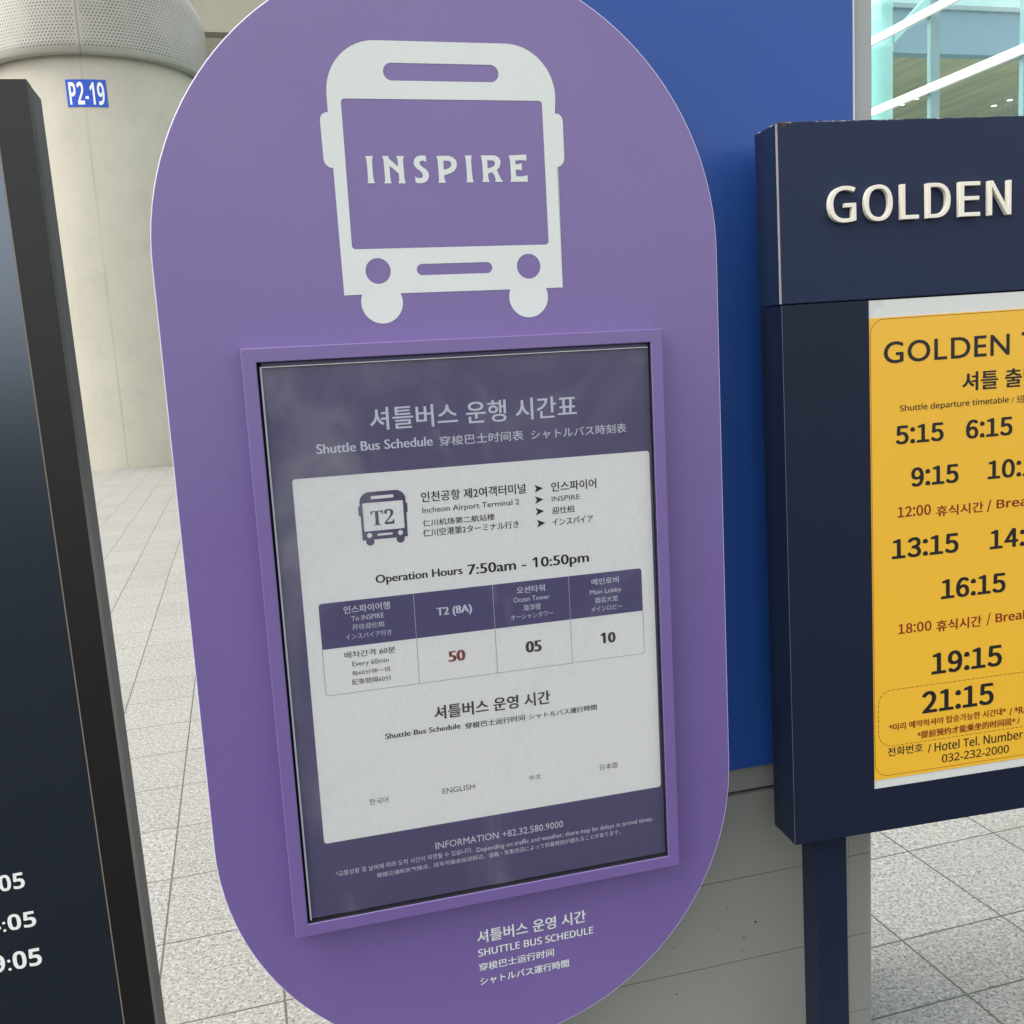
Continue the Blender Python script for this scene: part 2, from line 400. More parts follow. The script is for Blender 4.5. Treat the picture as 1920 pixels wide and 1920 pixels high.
def sheet_glass(name, tint, rough, refl, wavy=0.0, smear_haze=0.0):
    """thin pane: clear tinted transmission plus a mirror share that grows at grazing angles"""
    m, t, p = nt(name); g = G(t)
    t.nodes.remove(p)
    tr = g.n('ShaderNodeBsdfTransparent'); tr.inputs['Color'].default_value = (*tint, 1)
    gl = g.n('ShaderNodeBsdfGlossy'); gl.inputs['Roughness'].default_value = rough
    fr = g.n('ShaderNodeFresnel'); bk = g.n('ShaderNodeNewGeometry').outputs['Backfacing']
    g.l(g.math('ADD', 1.5, g.math('MULTIPLY', bk, 1 / 1.5 - 1.5)), fr.inputs['IOR'])
    mx = g.n('ShaderNodeMixShader')
    f = g.math('MULTIPLY', fr.outputs[0], refl, clamp=True)
    if wavy:
        st = g.map(scale=(1, 1, .35))
        bp = g.bump(g.noise(5, 3, .5, vec=st, dist=.4), wavy, .01)
        g.l(bp, gl.inputs['Normal'])
    g.l(f, mx.inputs[0]); g.l(tr.outputs[0], mx.inputs[1])
    out = gl.outputs[0]
    g.l(out, mx.inputs[2])
    res = mx.outputs[0]
    if smear_haze:
        df = g.n('ShaderNodeBsdfDiffuse'); df.inputs['Color'].default_value = (.75, .76, .78, 1)  # pale veil: smears plus reflected haze painted into the pane
        st = g.map(scale=(1.0, 1, .45))
        k = g.ramp(g.noise(3.2, 6, .62, vec=st, dist=1.1), .47, .78, 0, smear_haze)
        k2 = g.math('MULTIPLY', g.ramp(g.noise(38, 4, .7, dist=.5), .66, .74, 0, smear_haze * .5), g.ramp(g.noise(4, 2), .52, .64))
        m2 = g.n('ShaderNodeMixShader')
        g.l(g.math('MAXIMUM', k, k2), m2.inputs[0]); g.l(res, m2.inputs[1]); g.l(df.outputs[0], m2.inputs[2])
        res = m2.outputs[0]
    g.l(res, t.nodes['Material Output'].inputs['Surface'])
    return m
M['acrylic'] = sheet_glass('poster_acrylic', (.97, .97, .975), .03, 1.25, .45, .12)
M['facade_glass'] = sheet_glass('tinted_facade_glass', (.84, .955, .945), .0, 1.0)

def yellow_mat():
    m, t, p = nt('yellow_poster_print'); g = G(t)
    b = g.mix(g.noise(2.5, 4), (.80, .445, .022), (.87, .50, .034))
    b = g.mix(g.ramp(g.noise(300, 2), .3, .7, 0, .2), b, (.74, .40, .04))
    g.l(b, p.inputs['Base Color'])
    p.inputs['Roughness'].default_value = .4
    p.inputs['Coat Weight'].default_value = .8
    p.inputs['Coat Roughness'].default_value = .09
    st = g.map(scale=(1, 1, .3))
    bp = g.bump(g.noise(6, 3, .5, vec=st), .25, .008)
    g.l(bp, p.inputs['Coat Normal'])
    return m
M['yellow'] = yellow_mat()

def header_mat():
    """navy header with chipped and rusted top edge"""
    m, t, p = nt('chipped_navy_paint'); g = G(t)
    x, y, z = g.xyz()
    c = (.0085, .0170, .0475)
    b = g.mix(g.noise(2, 4), sc3(c, .88), sc3(c, 1.14))
    fine = g.noise(520, 2, .6)
    b = g.mix(g.ramp(fine, .3, .7, 0, .6), b, sc3(c, 1.5))
    top = g.math('SUBTRACT', TOPZ, z)
    chip = g.math('ADD', top, g.math('MULTIPLY', g.math('SUBTRACT', g.noise(34, 5, .7), .5), g.ramp(x, .05, .35, .020, .008)))
    k = g.ramp(chip, -.001, .0012, 1, 0)
    edge = g.mix(g.ramp(g.noise(50, 4, .6), .42, .6), (.44, .43, .40), (.13, .062, .030))
    b = g.mix(k, b, edge)
    # rust bloom at the near corner
    dx = g.math('ABSOLUTE', g.math('SUBTRACT', x, .012))
    rr = g.math('ADD', g.math('ADD', dx, g.math('MULTIPLY', top, 1.3)), g.math('MULTIPLY', g.math('SUBTRACT', g.noise(70, 5, .7), .5), .035))
    b = g.mix(g.ramp(rr, .004, .014, .8, 0), b, (.11, .05, .024))
    fl = g.math('MULTIPLY', g.ramp(g.noise(85, 2), .73, .76), g.ramp(g.noise(6, 2), .60, .68))
    b = g.mix(fl, b, (.5, .52, .54))
    g.l(b, p.inputs['Base Color'])
    p.inputs['Roughness'].default_value = .5
    p.inputs['Specular IOR Level'].default_value = .28
    g.l(g.bump(fine, .45, .0006), p.inputs['Normal'])
    return m

def wood_mat():
    m, t, p = nt('timber_ceiling'); g = G(t)
    st = g.map(scale=(2.2, .14, 1))
    b = g.mix(g.ramp(g.noise(2.4, 4, .6, vec=st), .35, .68), (.52, .45, .32), (.70, .58, .36))
    g.l(b, p.inputs['Base Color']); p.inputs['Roughness'].default_value = .5
    return m
M['wood'] = wood_mat()
M['fascia'] = flat('blue_grey_fascia', (.33, .42, .50), .5, .4, grain=0)
M['clerestory'] = flat('pale_green_wall', (.62, .82, .85), .5, .4, grain=0)
M['int_col'] = flat('pale_painted_column', (.62, .90, .86), .4, .4, grain=0)
M['int_floor'] = flat('pale_terrazzo', (.6, .6, .57), .35, .4, grain=0)
M['white_metal'] = flat('white_metal', (.82, .84, .82), .35, .5, grain=0)
M['mullion'] = flat('grey_mullion', (.42, .47, .50), .4, .5, grain=0)
M['soffit'] = flat('beige_soffit', (.66, .62, .50), .6, .3, grain=0)
M['soffit2'] = flat('pale_beige_soffit', (.78, .74, .60), .6, .3, grain=0)
M['beam'] = flat('beige_beam', (.36, .335, .265), .6, .3, grain=0)
M['plate_blue'] = flat('blue_plate', (.018, .085, .52), .4, .4, grain=0)

def lamp_mat():
    m, t, p = nt('downlight_lamp')
    p.inputs['Base Color'].default_value = (.9, .88, .8, 1)
    p.inputs['Emission Color'].default_value = (1, .94, .8, 1)
    p.inputs['Emission Strength'].default_value = 1.6
    return m
M['lamp'] = lamp_mat()

# ------------------------------------------------------------------ mesh helpers
def link(name, me, mat, parent=None):
    o = bpy.data.objects.new(name, me)
    col.objects.link(o)
    if mat is not None:
        me.materials.clear(); me.materials.append(mat)
    if parent: o.parent = parent
    return o

def obj(name, bm, mat, parent=None, smooth=False):
    me = bpy.data.meshes.new(name)
    bmesh.ops.recalc_face_normals(bm, faces=bm.faces)
    bm.to_mesh(me); bm.free()
    if smooth:
        for f in me.polygons: f.use_smooth = True
    return link(name, me, mat, parent)

def raw(name, V, F, mat, parent=None):
    me = bpy.data.meshes.new(name)
    me.from_pydata(V, [], F); me.update()
    return link(name, me, mat, parent)

def tag(o, label=None, cat=None, group=None, kind=None):
    if label: o['label'] = label
    if cat: o['category'] = cat
    if group: o['group'] = group
    if kind: o['kind'] = kind
    return o

def empty(name, mw, label, cat, group=None):
    o = bpy.data.objects.new(name, None)
    o.empty_display_size = .2
    col.objects.link(o)
    o.matrix_world = mw
    return tag(o, label, cat, group, 'thing')

def box(bm, x0, x1, y0, y1, z0, z1):
    vs = [bm.verts.new((x, y, z)) for x in (x0, x1) for y in (y0, y1) for z in (z0, z1)]
    for f in ((0, 1, 3, 2), (4, 6, 7, 5), (0, 4, 5, 1), (2, 3, 7, 6), (0, 2, 6, 4), (1, 5, 7, 3)):
        bm.faces.new([vs[i] for i in f])
    return vs

def bbox(x0, x1, y0, y1, z0, z1, bev=0.0, seg=2):
    bm = bmesh.new(); box(bm, x0, x1, y0, y1, z0, z1)
    if bev: bmesh.ops.bevel(bm, geom=list(bm.edges), offset=bev, segments=seg, affect='EDGES', profile=.6)
    return bm

def lathe(prof, n=96):
    bm = bmesh.new(); rings = []
    for r, z in prof:
        rings.append([bm.verts.new((r * math.cos(2 * math.pi * i / n), r * math.sin(2 * math.pi * i / n), z)) for i in range(n)])
    for a, b in zip(rings, rings[1:]):
        for i in range(n): bm.faces.new((a[i], a[(i + 1) % n], b[(i + 1) % n], b[i]))
    return bm

def eval_curve(cu):
    o = bpy.data.objects.new('tmp', cu)
    col.objects.link(o)
    dg = bpy.context.evaluated_depsgraph_get()
    me = o.evaluated_get(dg).to_mesh()
    V = [tuple(v.co) for v in me.vertices]; F = [tuple(p.vertices) for p in me.polygons]
    o.evaluated_get(dg).to_mesh_clear()
    bpy.data.objects.remove(o); bpy.data.curves.remove(cu)
    return V, F

def fill(loops, extrude=0.0, bevel=0.0):
    """filled flat outline (even-odd holes) from closed loops"""
    cu = bpy.data.curves.new('shape', 'CURVE')
    cu.dimensions = '2D'; cu.fill_mode = 'BOTH' if extrude else 'FRONT'; cu.extrude = extrude
    for lp in loops:
        s = cu.splines.new('POLY'); s.points.add(len(lp) - 1)
        for p, q in zip(s.points, lp): p.co = (q[0], q[1], 0, 1)
        s.use_cyclic_u = True
    return eval_curve(cu)

def arc(cx_, cy_, r, a0, a1, n=14):
    return [(cx_ + r * math.cos(R(a0 + (a1 - a0) * i / n)), cy_ + r * math.sin(R(a0 + (a1 - a0) * i / n))) for i in range(n + 1)]

def rrect(x0, x1, y0, y1, r, n=8):
    return arc(x1 - r, y1 - r, r, 0, 90, n) + arc(x0 + r, y1 - r, r, 90, 180, n) + arc(x0 + r, y0 + r, r, 180, 270, n) + arc(x1 - r, y0 + r, r, 270, 360, n)

# ------------------------------------------------------------------ lettering
def mapped(s, up, dig):
    r = ''
    for ch in s:
        if 'A' <= ch <= 'Z': r += chr(up + ord(ch) - 65)
        elif 'a' <= ch <= 'z': r += chr(up + 26 + ord(ch) - 97)
        elif '0' <= ch <= '9': r += chr(dig + ord(ch) - 48)
        else: r += ch
    return r

CACHE = {}
def glyphs(s, res=3): return CACHE[(s, res)]

def styled(st, s):
    return {'S': mapped(s, 0x1D5A0, 0x1D7E2), 'M': mapped(s, 0x1D5A0, 0x1D7E2), 'B': mapped(s, 0x1D5D4, 0x1D7EC), 'V': mapped(s, 0x1D400, 0x1D7CE),
            'O': s.replace('1', chr(0x1D7E3))}.get(st, s)

def prepare(jobs):
    """turn every line of text into outlines in one go"""
    keys = set()
    for st, s, res in jobs:
        if st == 'G': keys |= {(ch, res) for ch in s if ch != ' '}
        elif st == 'F': keys |= {(chr(ord(ch) - 33 + 0xFF01), res) for ch in s if ch != ' '}
        else: keys.add((styled(st, s), res))
    made = []
    for s, res in sorted(keys):
        cu = bpy.data.curves.new('t', 'FONT')
        cu.body = s; cu.size = 1.0; cu.resolution_u = res
        o = bpy.data.objects.new('t', cu); col.objects.link(o); made.append(((s, res), o))
    dg = bpy.context.evaluated_depsgraph_get()
    for key, o in made:
        e = o.evaluated_get(dg); me = e.to_mesh()
        CACHE[key] = ([tuple(v.co) for v in me.vertices], [tuple(p.vertices) for p in me.polygons])
        e.to_mesh_clear()
    for key, o in made:
        cu = o.data; bpy.data.objects.remove(o); bpy.data.curves.remove(cu)

def run_text(st, s, res=3):
    if st in 'FG':                                  # characters set one by one
        V, F, pen = [], [], 0.0
        for ch in s:
            if ch == ' ': pen += .3; continue
            gv, gf = glyphs(chr(ord(ch) - 33 + 0xFF01) if st == 'F' else ch, res)
            x0 = min(v[0] for v in gv); x1 = max(v[0] for v in gv); k = len(V)
            V += [(v[0] - x0 + pen, v[1], 0) for v in gv]; F += [tuple(i + k for i in f) for f in gf]
            pen += x1 - x0 + .15
        return V, F
    return glyphs(styled(st, s), res)

RES = [(T_W, 4), (T_F, 2), (T_K, 3), (T_K2, 3), (T_K3, 4), (T_K4, 3), (T_RED, 4), (T_TW, 3), (T_T2, 4), (T_BW, 4), (T_GK, 4), (T_GR, 3), (T_LT, 6), ([('B', 'P2-19')], 4)]
prepare([(i[0], i[1], r) for L, r in RES for i in L])

def lettering(name, items, mat, parent, off, hz, res=3):
    """one printed line = one mesh; items: (style, text, left, baseline, width, height, weight) in millimetres on the face"""
    for st, s, u, v, w, h, b in items:
        V, F = [], []
        gv, gf = run_text(st, s, res)
        x0 = min(p[0] for p in gv); x1 = max(p[0] for p in gv); y0 = min(p[1] for p in gv); y1 = max(p[1] for p in gv)
        if st != 'C': y0 = 0.0
        e = b * h
        sx = (w - e) / (x1 - x0); sy = (h - (e * .45 if st != 'O' else 0)) / (y1 - y0)
        if not b: cop = [(0, 0)]
        elif st == 'O': cop = [(0, 0), (e * .5, 0), (e, 0)]
        else: cop = [(0, 0), (e * .5, 0), (e, 0), (e * .25, e * .45), (e * .75, e * .45)]
        for q, (dx, dy) in enumerate(cop):
            k = len(V)
            V += [((u + dx + (p[0] - x0) * sx) / 1000, -off - q * .00003, (v + dy + (p[1] - y0) * sy) / 1000 + hz) for p in gv]
            F += [tuple(i + k for i in f) for f in gf]
        raw(name, V, F, mat, parent)

def flatshape(name, loops, mat, parent, off, hz):
    V, F = fill(loops)
    return raw(name, [(x / 1000, -off, y / 1000 + hz) for x, y, _ in V], F, mat, parent)

def bars(name, segs, mat, parent, off, hz):
    """thin printed rules: (x0, z0, x1, z1, width) in millimetres"""
    V, F = [], []
    for x0, y0, x1, y1, w in segs:
        d = Vector((x1 - x0, y1 - y0)); L = d.length or 1; n = Vector((-d.y, d.x)) / L * w / 2; k = len(V)
        for px, py in ((x0 - n.x, y0 - n.y), (x1 - n.x, y1 - n.y), (x1 + n.x, y1 + n.y), (x0 + n.x, y0 + n.y)):
            V.append((px / 1000, -off, py / 1000 + hz))
        F.append((k, k + 1, k + 2, k + 3))
    return raw(name, V, F, mat, parent)

def sign_frame(P, u, v, n):
    """matrix of a sign standing on the ground under its face, and the height of the face origin"""
    P, u, v, n = Vector(P), Vector(u), Vector(v), Vector(n)
    hz = P.z / v.z
    o = P - v * hz
    y = -n
    return Matrix(((u.x, y.x, v.x, o.x), (u.y, y.y, v.y, o.y), (u.z, y.z, v.z, o.z), (0, 0, 0, 1))), hz

ANG = R(15.3)
U = Vector((math.cos(ANG), math.sin(ANG), 0)); Wd = Vector((-math.sin(ANG), math.cos(ANG), 0))
UW = Matrix(((U.x, Wd.x, 0, 0), (U.y, Wd.y, 0, 0), (0, 0, 1, 0), (0, 0, 0, 1)))   # x along the paving rows, y into the picture

# ------------------------------------------------------------------ ground
bm = bmesh.new(); box(bm, -150, 150, -150, 200, -.6, -.16)  # unseen ground, added dark for the sign reflections and weak bounce
tag(obj('unseen_road', bm, M['asphalt']), kind='structure').matrix_world = UW
bm = bmesh.new(); box(bm, -120, 120, 1.36, 160, -.15, 0)
o = obj('pavement', bm, M['paving']); tag(o, kind='structure')
for v in o.data.vertices: v.co = UW @ v.co
bm = bbox(-120, 120, 1.16, 1.356, -.15, .004, .012)  # unseen edge stone, set close so dark ground lies before the signs
tag(obj('unseen_kerb', bm, M['clad']), kind='structure').matrix_world = UW

# ------------------------------------------------------------------ concrete column
CX, CY = -7.571, 20.375
t = empty('concrete_column', Matrix.Translation((CX, CY, 0)), 'huge round pale concrete column with a perforated metal collar and blue plate', 'column')
obj('shaft', lathe([(1.93, -.02), (1.93, 7.6), (1.70, 8.6), (1.70, 11.2)], 128), M['concrete'], t, True)
prof = [(1.98, 7.34), (2.10, 7.34), (2.124, 7.37), (2.124, 7.55), (2.124, 8.30), (2.11, 8.45), (2.06, 8.60), (1.98, 8.75), (1.88, 8.88), (1.76, 9.0), (1.72, 9.15), (1.72, 9.6)]
obj('perforated_collar', lathe(prof, 160), M['perf'], t, True)
V, F = [], []
a0, a1, nz = R(-85.14), R(-65.17), 20
for i in range(nz + 1):
    a = a0 + (a1 - a0) * i / nz
    for r in (1.925, 1.938):
        for z in (6.477, 6.941): V.append((r * math.cos(a), r * math.sin(a), z))
for i in range(nz):
    k = i * 4; F += [(k + 2, k + 6, k + 7, k + 3), (k + 1, k + 3, k + 7, k + 5), (k, k + 4, k + 6, k + 2)]
F += [(0, 2, 3, 1), (nz * 4, nz * 4 + 1, nz * 4 + 3, nz * 4 + 2)]
pl = raw('number_plate', V, F, M['plate_blue'], t)
V, F = [], []
gv, gf = run_text('B', 'P2-19', 4)
x0 = min(p[0] for p in gv); x1 = max(p[0] for p in gv); y1 = max(p[1] for p in gv)
for p in gv:
    a = a0 + (a1 - a0) * (.065 + .87 * (p[0] - x0) / (x1 - x0))
    V.append((1.941 * math.cos(a), 1.941 * math.sin(a), 6.515 + .385 * p[1] / y1))
raw('plate_lettering', V, gf, M['white_ink'], pl)

# ------------------------------------------------------------------ canopy far behind, seen above the column
t = empty('terminal_canopy', UW @ Matrix.Translation((-8, 34, 0)), 'beige flat canopy soffit high up beside the concrete column', 'canopy')
obj('soffit_panel', bbox(-30, 22, 0, 16, 10.9, 11.3), M['soffit'], t)
obj('soffit_panel', bbox(-30, 22, -5.0, -.05, 10.7, 11.3), M['soffit2'], t)
obj('edge_beam', bbox(-30, 22, -5.5, -5.02, 10.6, 11.5), M['beam'], t)
for x in (-26, 6, 18): obj('support', lathe([(.5, 0), (.5, 10.9)], 32), M['concrete'], t, True).location = (x, 12, 0)
obj('rear_wall', bbox(-30, 22, 16, 16.4, 0, 11.3), M['soffit'], t)

# ------------------------------------------------------------------ glazed terminal front on the right
t = empty('terminal_building', UW @ Matrix.Translation((8, 12, 0)), 'glass fronted terminal hall with white sloping bars and timber ceiling, behind the navy sign', 'building')
# local frame: x = distance behind the glass, y = along the front, z up
obj('glazing', bbox(0, .012, -10, 22, .15, 9.5), M['facade_glass'], t)
for z0, z1 in ((4.268, 4.362), (5.096, 5.190), (5.93, 6.024), (3.44, 3.534), (2.61, 2.704)):
    obj('transom', bbox(-.045, -.002, -10, 22, z0, z1, .003), M['white_metal'], t)
my0 = 10.115 - 12
for k in range(-6, 15):
    y = my0 + 1.392 * k
    obj('mullion', bbox(.016, .14, y - .028, y + .028, .15, 9.5), M['mullion'], t)
obj('plinth', bbox(-.02, .2, -10, 22, 0, .145), M['clad'], t)
obj('fascia', bbox(.3, 18, 4.0, 4.25, 6.58, 7.32), M['fascia'], t)
obj('fascia_cap', bbox(.3, 18, 3.94, 4.3, 7.325, 7.40), M['mullion'], t)
obj('timber_ceiling', bbox(.3, 18, 4.26, 14, 6.585, 6.8), M['wood'], t)
obj('clerestory_wall', bbox(.3, 18, 7.5, 7.7, 6.81, 12), M['clerestory'], t)
obj('rear_wall', bbox(.3, 18, 14.01, 14.2, 0, 6.9), M['fascia'], t)
obj('side_wall', bbox(18.01, 18.2, -10, 14, 0, 9.5), M['fascia'], t)
obj('hall_floor', bbox(.21, 18, -10, 14, .01, .06), M['int_floor'], t)
ic = obj('interior_column', lathe([(.162, .06), (.162, 5.62), (.172, 5.64), (.172, 5.70), (.162, 5.72), (.162, 6.2), (.172, 6.22), (.172, 6.28), (.162, 6.30), (.162, 9.2)], 32), M['int_col'], t, True)
ic.location = (1.5, 1.02, 0)
bm = bmesh.new()
for s in (1,):
    vs = [bm.verts.new(p) for p in ((.2, -.04, 5.75), (.2, .04, 5.75), (.9, .04, 6.4), (.9, -.04, 6.4), (.2, -.04, 5.9), (.2, .04, 5.9), (.8, .04, 6.45), (.8, -.04, 6.45))]
    for f in ((0, 3, 2, 1), (4, 5, 6, 7), (0, 1, 5, 4), (2, 3, 7, 6), (1, 2, 6, 5), (0, 4, 7, 3)): bm.faces.new([vs[i] for i in f])
obj('bracket', bm, M['int_col'], ic)
dl = []
for ux in (12.25, 14.68, 17.1, 19.5):
    for wy in (18.93, 19.40):
        bm = lathe([(0.001, 6.578), (.05, 6.578), (.058, 6.583), (.058, 6.587)], 20)
        d = obj('downlight', bm, M['lamp'], t, True); d.location = (ux - 8, wy - 12, 0)

# ------------------------------------------------------------------ blue wall
mw, hz = sign_frame(*PW)
t = empty('advertising_wall', mw, 'free-standing grey clad wall carrying a tall blue panel, behind the purple and navy signs', 'wall')
L0, TOP = -1.05, 3.3
obj('cladding', bbox(L0, -.0585, .006, .36, .012, .6415), M['clad'], t)
segs = []
def grooved(name, x0, x1, y0, y1, zs, mat, r=0.0):
    bm = bmesh.new()
    for a, b in zip(zs, zs[1:]): box(bm, x0, x1, y0, y1, a + .0007, b - .0007)
    return obj(name, bm, mat, t)
grooved('cladding_panel', L0, -.0585, 0, .0055, [.012, .118, .2905, .467, .6415], M['clad'])
obj('shadow_gap', bbox(L0 + .004, -.0585, .014, .36, .6418, .6485), M['black_gap'], t)
obj('head_rail', bbox(L0, -.0585, 0, .36, .649, .6985, .001), M['clad'], t)
obj('blue_panel', bbox(L0, -.0478, -.012, .02, .699, TOP, .0012), M['blue'], t)
obj('core', bbox(L0 + .004, -.0478, .0205, .36, .6995, TOP), M['post_grey'], t)
obj('panel_edge_trim', bbox(-.0474, -.0425, -.009, .02, .699, TOP), M['white_trim'], t)
bm = bmesh.new()
outl = [(-.058, .36), (-.058, .0)] + arc(-.014, .014, .014, -90, 0, 6) + [(.0, .36)]
zs = [.012, .118, .2905, .467, .6415, .6985]
for za, zb in zip(zs, zs[1:]):
    za += .0006; zb -= .0006
    a = [bm.verts.new((x, y, za)) for x, y in outl]; b = [bm.verts.new((x, y, zb)) for x, y in outl]
    for i in range(len(outl)): j = (i + 1) % len(outl); bm.faces.new((a[i], a[j], b[j], b[i]))
    bm.faces.new(a); bm.faces.new(b)
obj('corner_post', bm, M['clad'], t)
obj('upper_post', bbox(-.042, 0, .0, .36, .6995, TOP, .004), M['post_grey'], t)
for x, z in D['specks']:
    r = random.uniform(.0013, .0026); n = 7
    V = [(x / 1000 + r * random.uniform(.6, 1.2) * math.cos(6.283 * i / n), -.0004, z / 1000 + hz + r * random.uniform(.6, 1.3) * math.sin(6.283 * i / n)) for i in range(n)]
    raw('dirt_speck', V, [tuple(range(n))], M['black_ink'], t)

# ------------------------------------------------------------------ purple capsule sign
mw, hz = sign_frame(*PB)
t = empty('shuttle_sign', mw, 'tall purple capsule-shaped bus sign with a white bus emblem and framed timetable', 'sign')
OB = -.036
CT, CB, RR, CU = 0.5865, -0.3066, 0.4445, 0.0030
def rim(r, y): return [(x, y, z + hz) for x, z in arc(CU, CT, r, 0, 180, 64) + arc(CU, CB, r, 180, 360, 64)]
def loft(name, rings, mat, caps=(False, False)):
    bm = bmesh.new(); vs = [[bm.verts.new(p) for p in r] for r in rings]; k = len(vs[0])
    for a, b in zip(vs, vs[1:]):
        for i in range(k): bm.faces.new((a[i], a[(i + 1) % k], b[(i + 1) % k], b[i]))
    if caps[0]: bm.faces.new(vs[0])
    if caps[1]: bm.faces.new(vs[-1])
    return obj(name, bm, mat, t)
loft('board', [rim(RR - .0016, -OB), rim(RR - .0016, -OB + .010)], M['purple'], (True, True))
loft('board_edge', [rim(RR - .0015, -OB + .0001), rim(RR - .0005, -OB + .0004), rim(RR, -OB + .0014), rim(RR, -OB + .0118), rim(RR - .0015, -OB + .0119)], M['lit_edge'])  # chamfer ring, its lit look put into the colour
# stand behind and below the board
for x in (-.055, .055):
    obj('post', bbox(x - .025, x + .025, .0485, .0885, .0125, hz + .3, .004), M['steel'], t)
obj('base_plate', bbox(-.30, .30, -.06, .13, .0005, .012, .003), M['steel'], t)

# bus emblem, symmetric about u = 0 (millimetres)
def emblem_loops(s, ox, oz):
    T = lambda pts: [(ox + x * s, oz + y * s) for x, y in pts]
    body = [(-172, 534.8)]
    # left side going up, with the mirror lug
    body += [(-173.6, 719)] + arc(-173.6 + .5, 732, 13.5, 270, 180, 6)[1:] + arc(-176, 786, 11.3, 180, 92, 6)[0:] + [(-175, 797.3)]
    body += arc(-99, 822.5, 76, 180, 90, 16)
    body += arc(98, 822.5, 76, 90, 0, 16)
    body += [(172, 797.8)] + arc(173, 787, 11.3, 88, 0, 6) + arc(170.5, 732, 13.5, 0, -90, 6) + [(171.2, 719), (171.8, 535)]
    # along the bottom with the two wheels
    rw = 31.6
    h = 535 - 522.5; ax = math.sqrt(rw * rw - h * h); a = math.degrees(math.asin(h / rw))
    body += arc(114.8, 522.4, rw, a, -180 - a, 28) + arc(-116, 522.6, rw, a, -180 - a, 28)
    return [T(body), T(rrect(-90, 85.3, 842.6, 867.6, 12.4, 10)), T(rrect(-155, 152, 601.6, 816.6, 5.5, 5)),
            T(arc(-118.6, 569.0, 19, 0, 357, 40)), T(arc(117.4, 569.3, 19, 0, 357, 40)), T(rrect(-59.6, 58.6, 560.8, 577.6, 8.3, 8))]
flatshape('bus_emblem', emblem_loops(1.0092, 3.0, -3.8), M['white_vinyl'], t, OB + .0005, hz)
flatshape('emblem_lettering', LOGO, M['white_vinyl'], t, OB + .0005, hz)
lettering('board_line', T_BW, M['white_vinyl'], t, OB + .0005, hz, 4)

# poster frame: four mitred sides round a recessed poster
FW, FH, FM = .33, .46291, .02105
bm = bmesh.new()
pts = lambda dx, dz, y: [Vector((sx * (FW - dx), y, sz * (FH - dz) + hz)) for sx, sz in ((-1, -1), (1, -1), (1, 1), (-1, 1))]
o0 = [bm.verts.new(p) for p in pts(0, 0, .0357)]; o1 = [bm.verts.new(p) for p in pts(0, 0, .0012)]; o2 = [bm.verts.new(p) for p in pts(.0012, .0012, 0)]
i2 = [bm.verts.new(p) for p in pts(FM - .0012, FM - .0012, 0)]; i1 = [bm.verts.new(p) for p in pts(FM, FM, .0012)]
for a, b in ((o0, o1), (o1, o2), (o2, i2), (i2, i1)):
    for i in range(4): j = (i + 1) % 4; bm.faces.new((a[i], a[j], b[j], b[i]))
fr = obj('poster_frame', bm, M['purple'], t)
bm = bmesh.new()
a = [bm.verts.new(p) for p in pts(FM, FM, .0013)]; b = [bm.verts.new(p) for p in pts(FM, FM, .0205)]
for i in range(4): j = (i + 1) % 4; bm.faces.new((a[i], a[j], b[j], b[i]))
bm.faces.new(b)
obj('frame_lining', bm, M['black_gap'], fr)
PX0, PX1, PZ0, PZ1 = -.3022, .3065, -.4400, .4338
PQ1 = .4414
po = obj('poster', bbox(PX0, .3087, .0120, .0128, PZ0 + hz, PQ1 + hz), M['poster_purple'], t)
OP = -.012
flatshape('white_panel', [rrect(-272.4, 304.6, -318, 266.2, 5, 6)], M['poster_white'], po, OP + .0003, hz)
flatshape('bus_pictogram', emblem_loops(.2045, -139.0, 53.6), M['icon_ink'], po, OP + .0006, hz)
lettering('pictogram_lettering', T_T2, M['icon_ink'], po, OP + .0006, hz, 4)
lettering('headline', T_W, M['lav_ink'], po, OP + .0004, hz, 4)
lettering('footnote', T_F, M['lav_ink'], po, OP + .0004, hz, 2)
V0 = []
ar = [[(x - 7, y - 6.2), (x - 3.6, y), (x - 7, y + 6.2), (x + 7.4, y)] for x, y in D['arrows']]
lettering('printed_line', T_K, M['black_ink'], po, OP + .0006, hz, 3)
for a in ar: flatshape('route_arrow', [a], M['black_ink'], po, OP + .0007, hz)
lettering('title', T_K3, M['grey_ink'], po, OP + .0006, hz, 4)
lettering('caption', T_K4, M['mid_ink'], po, OP + .0006, hz, 3)
TX0, TX1, TZ0, TZ1, TH = -249.6, 283.0, -76.2, 71.0, -1.8
flatshape('timetable_header', [arc(TX1 - 5, TZ1 - 5, 5, 0, 90, 6) + arc(TX0 + 5, TZ1 - 5, 5, 90, 180, 6) + [(TX0, TH), (TX1, TH)]], M['table_purple'], po, OP + .0006, hz)
dv = [(-102.0, 0), (26.5, 0), (154.9, 0)]
lw = .55
sg = [(x, TH, x, TZ0, lw) for x, _ in dv] + [(TX0, TH, TX0, TZ0 + 5, lw), (TX1, TH, TX1, TZ0 + 5, lw), (TX0 + 5, TZ0, TX1 - 5, TZ0, lw)]
c1 = arc(TX0 + 5, TZ0 + 5, 5, 180, 270, 5); c2 = arc(TX1 - 5, TZ0 + 5, 5, 270, 360, 5)
for c in (c1, c2): sg += [(*p, *q, lw) for p, q in zip(c, c[1:])]
bars('timetable_rules', sg, M['mid_ink'], po, OP + .0007, hz)
for x, _ in dv: bars('header_rule', [(x, TH, x, TZ1, lw)], M['lav_ink'], po, OP + .0009, hz)
lettering('column_heading', T_TW, M['lav_ink'], po, OP + .0008, hz, 3)
lettering('table_entry', T_K2, M['grey_ink'], po, OP + .0006, hz, 3)
lettering('departure_minute', T_RED, M['red_ink'], po, OP + .0006, hz, 4)
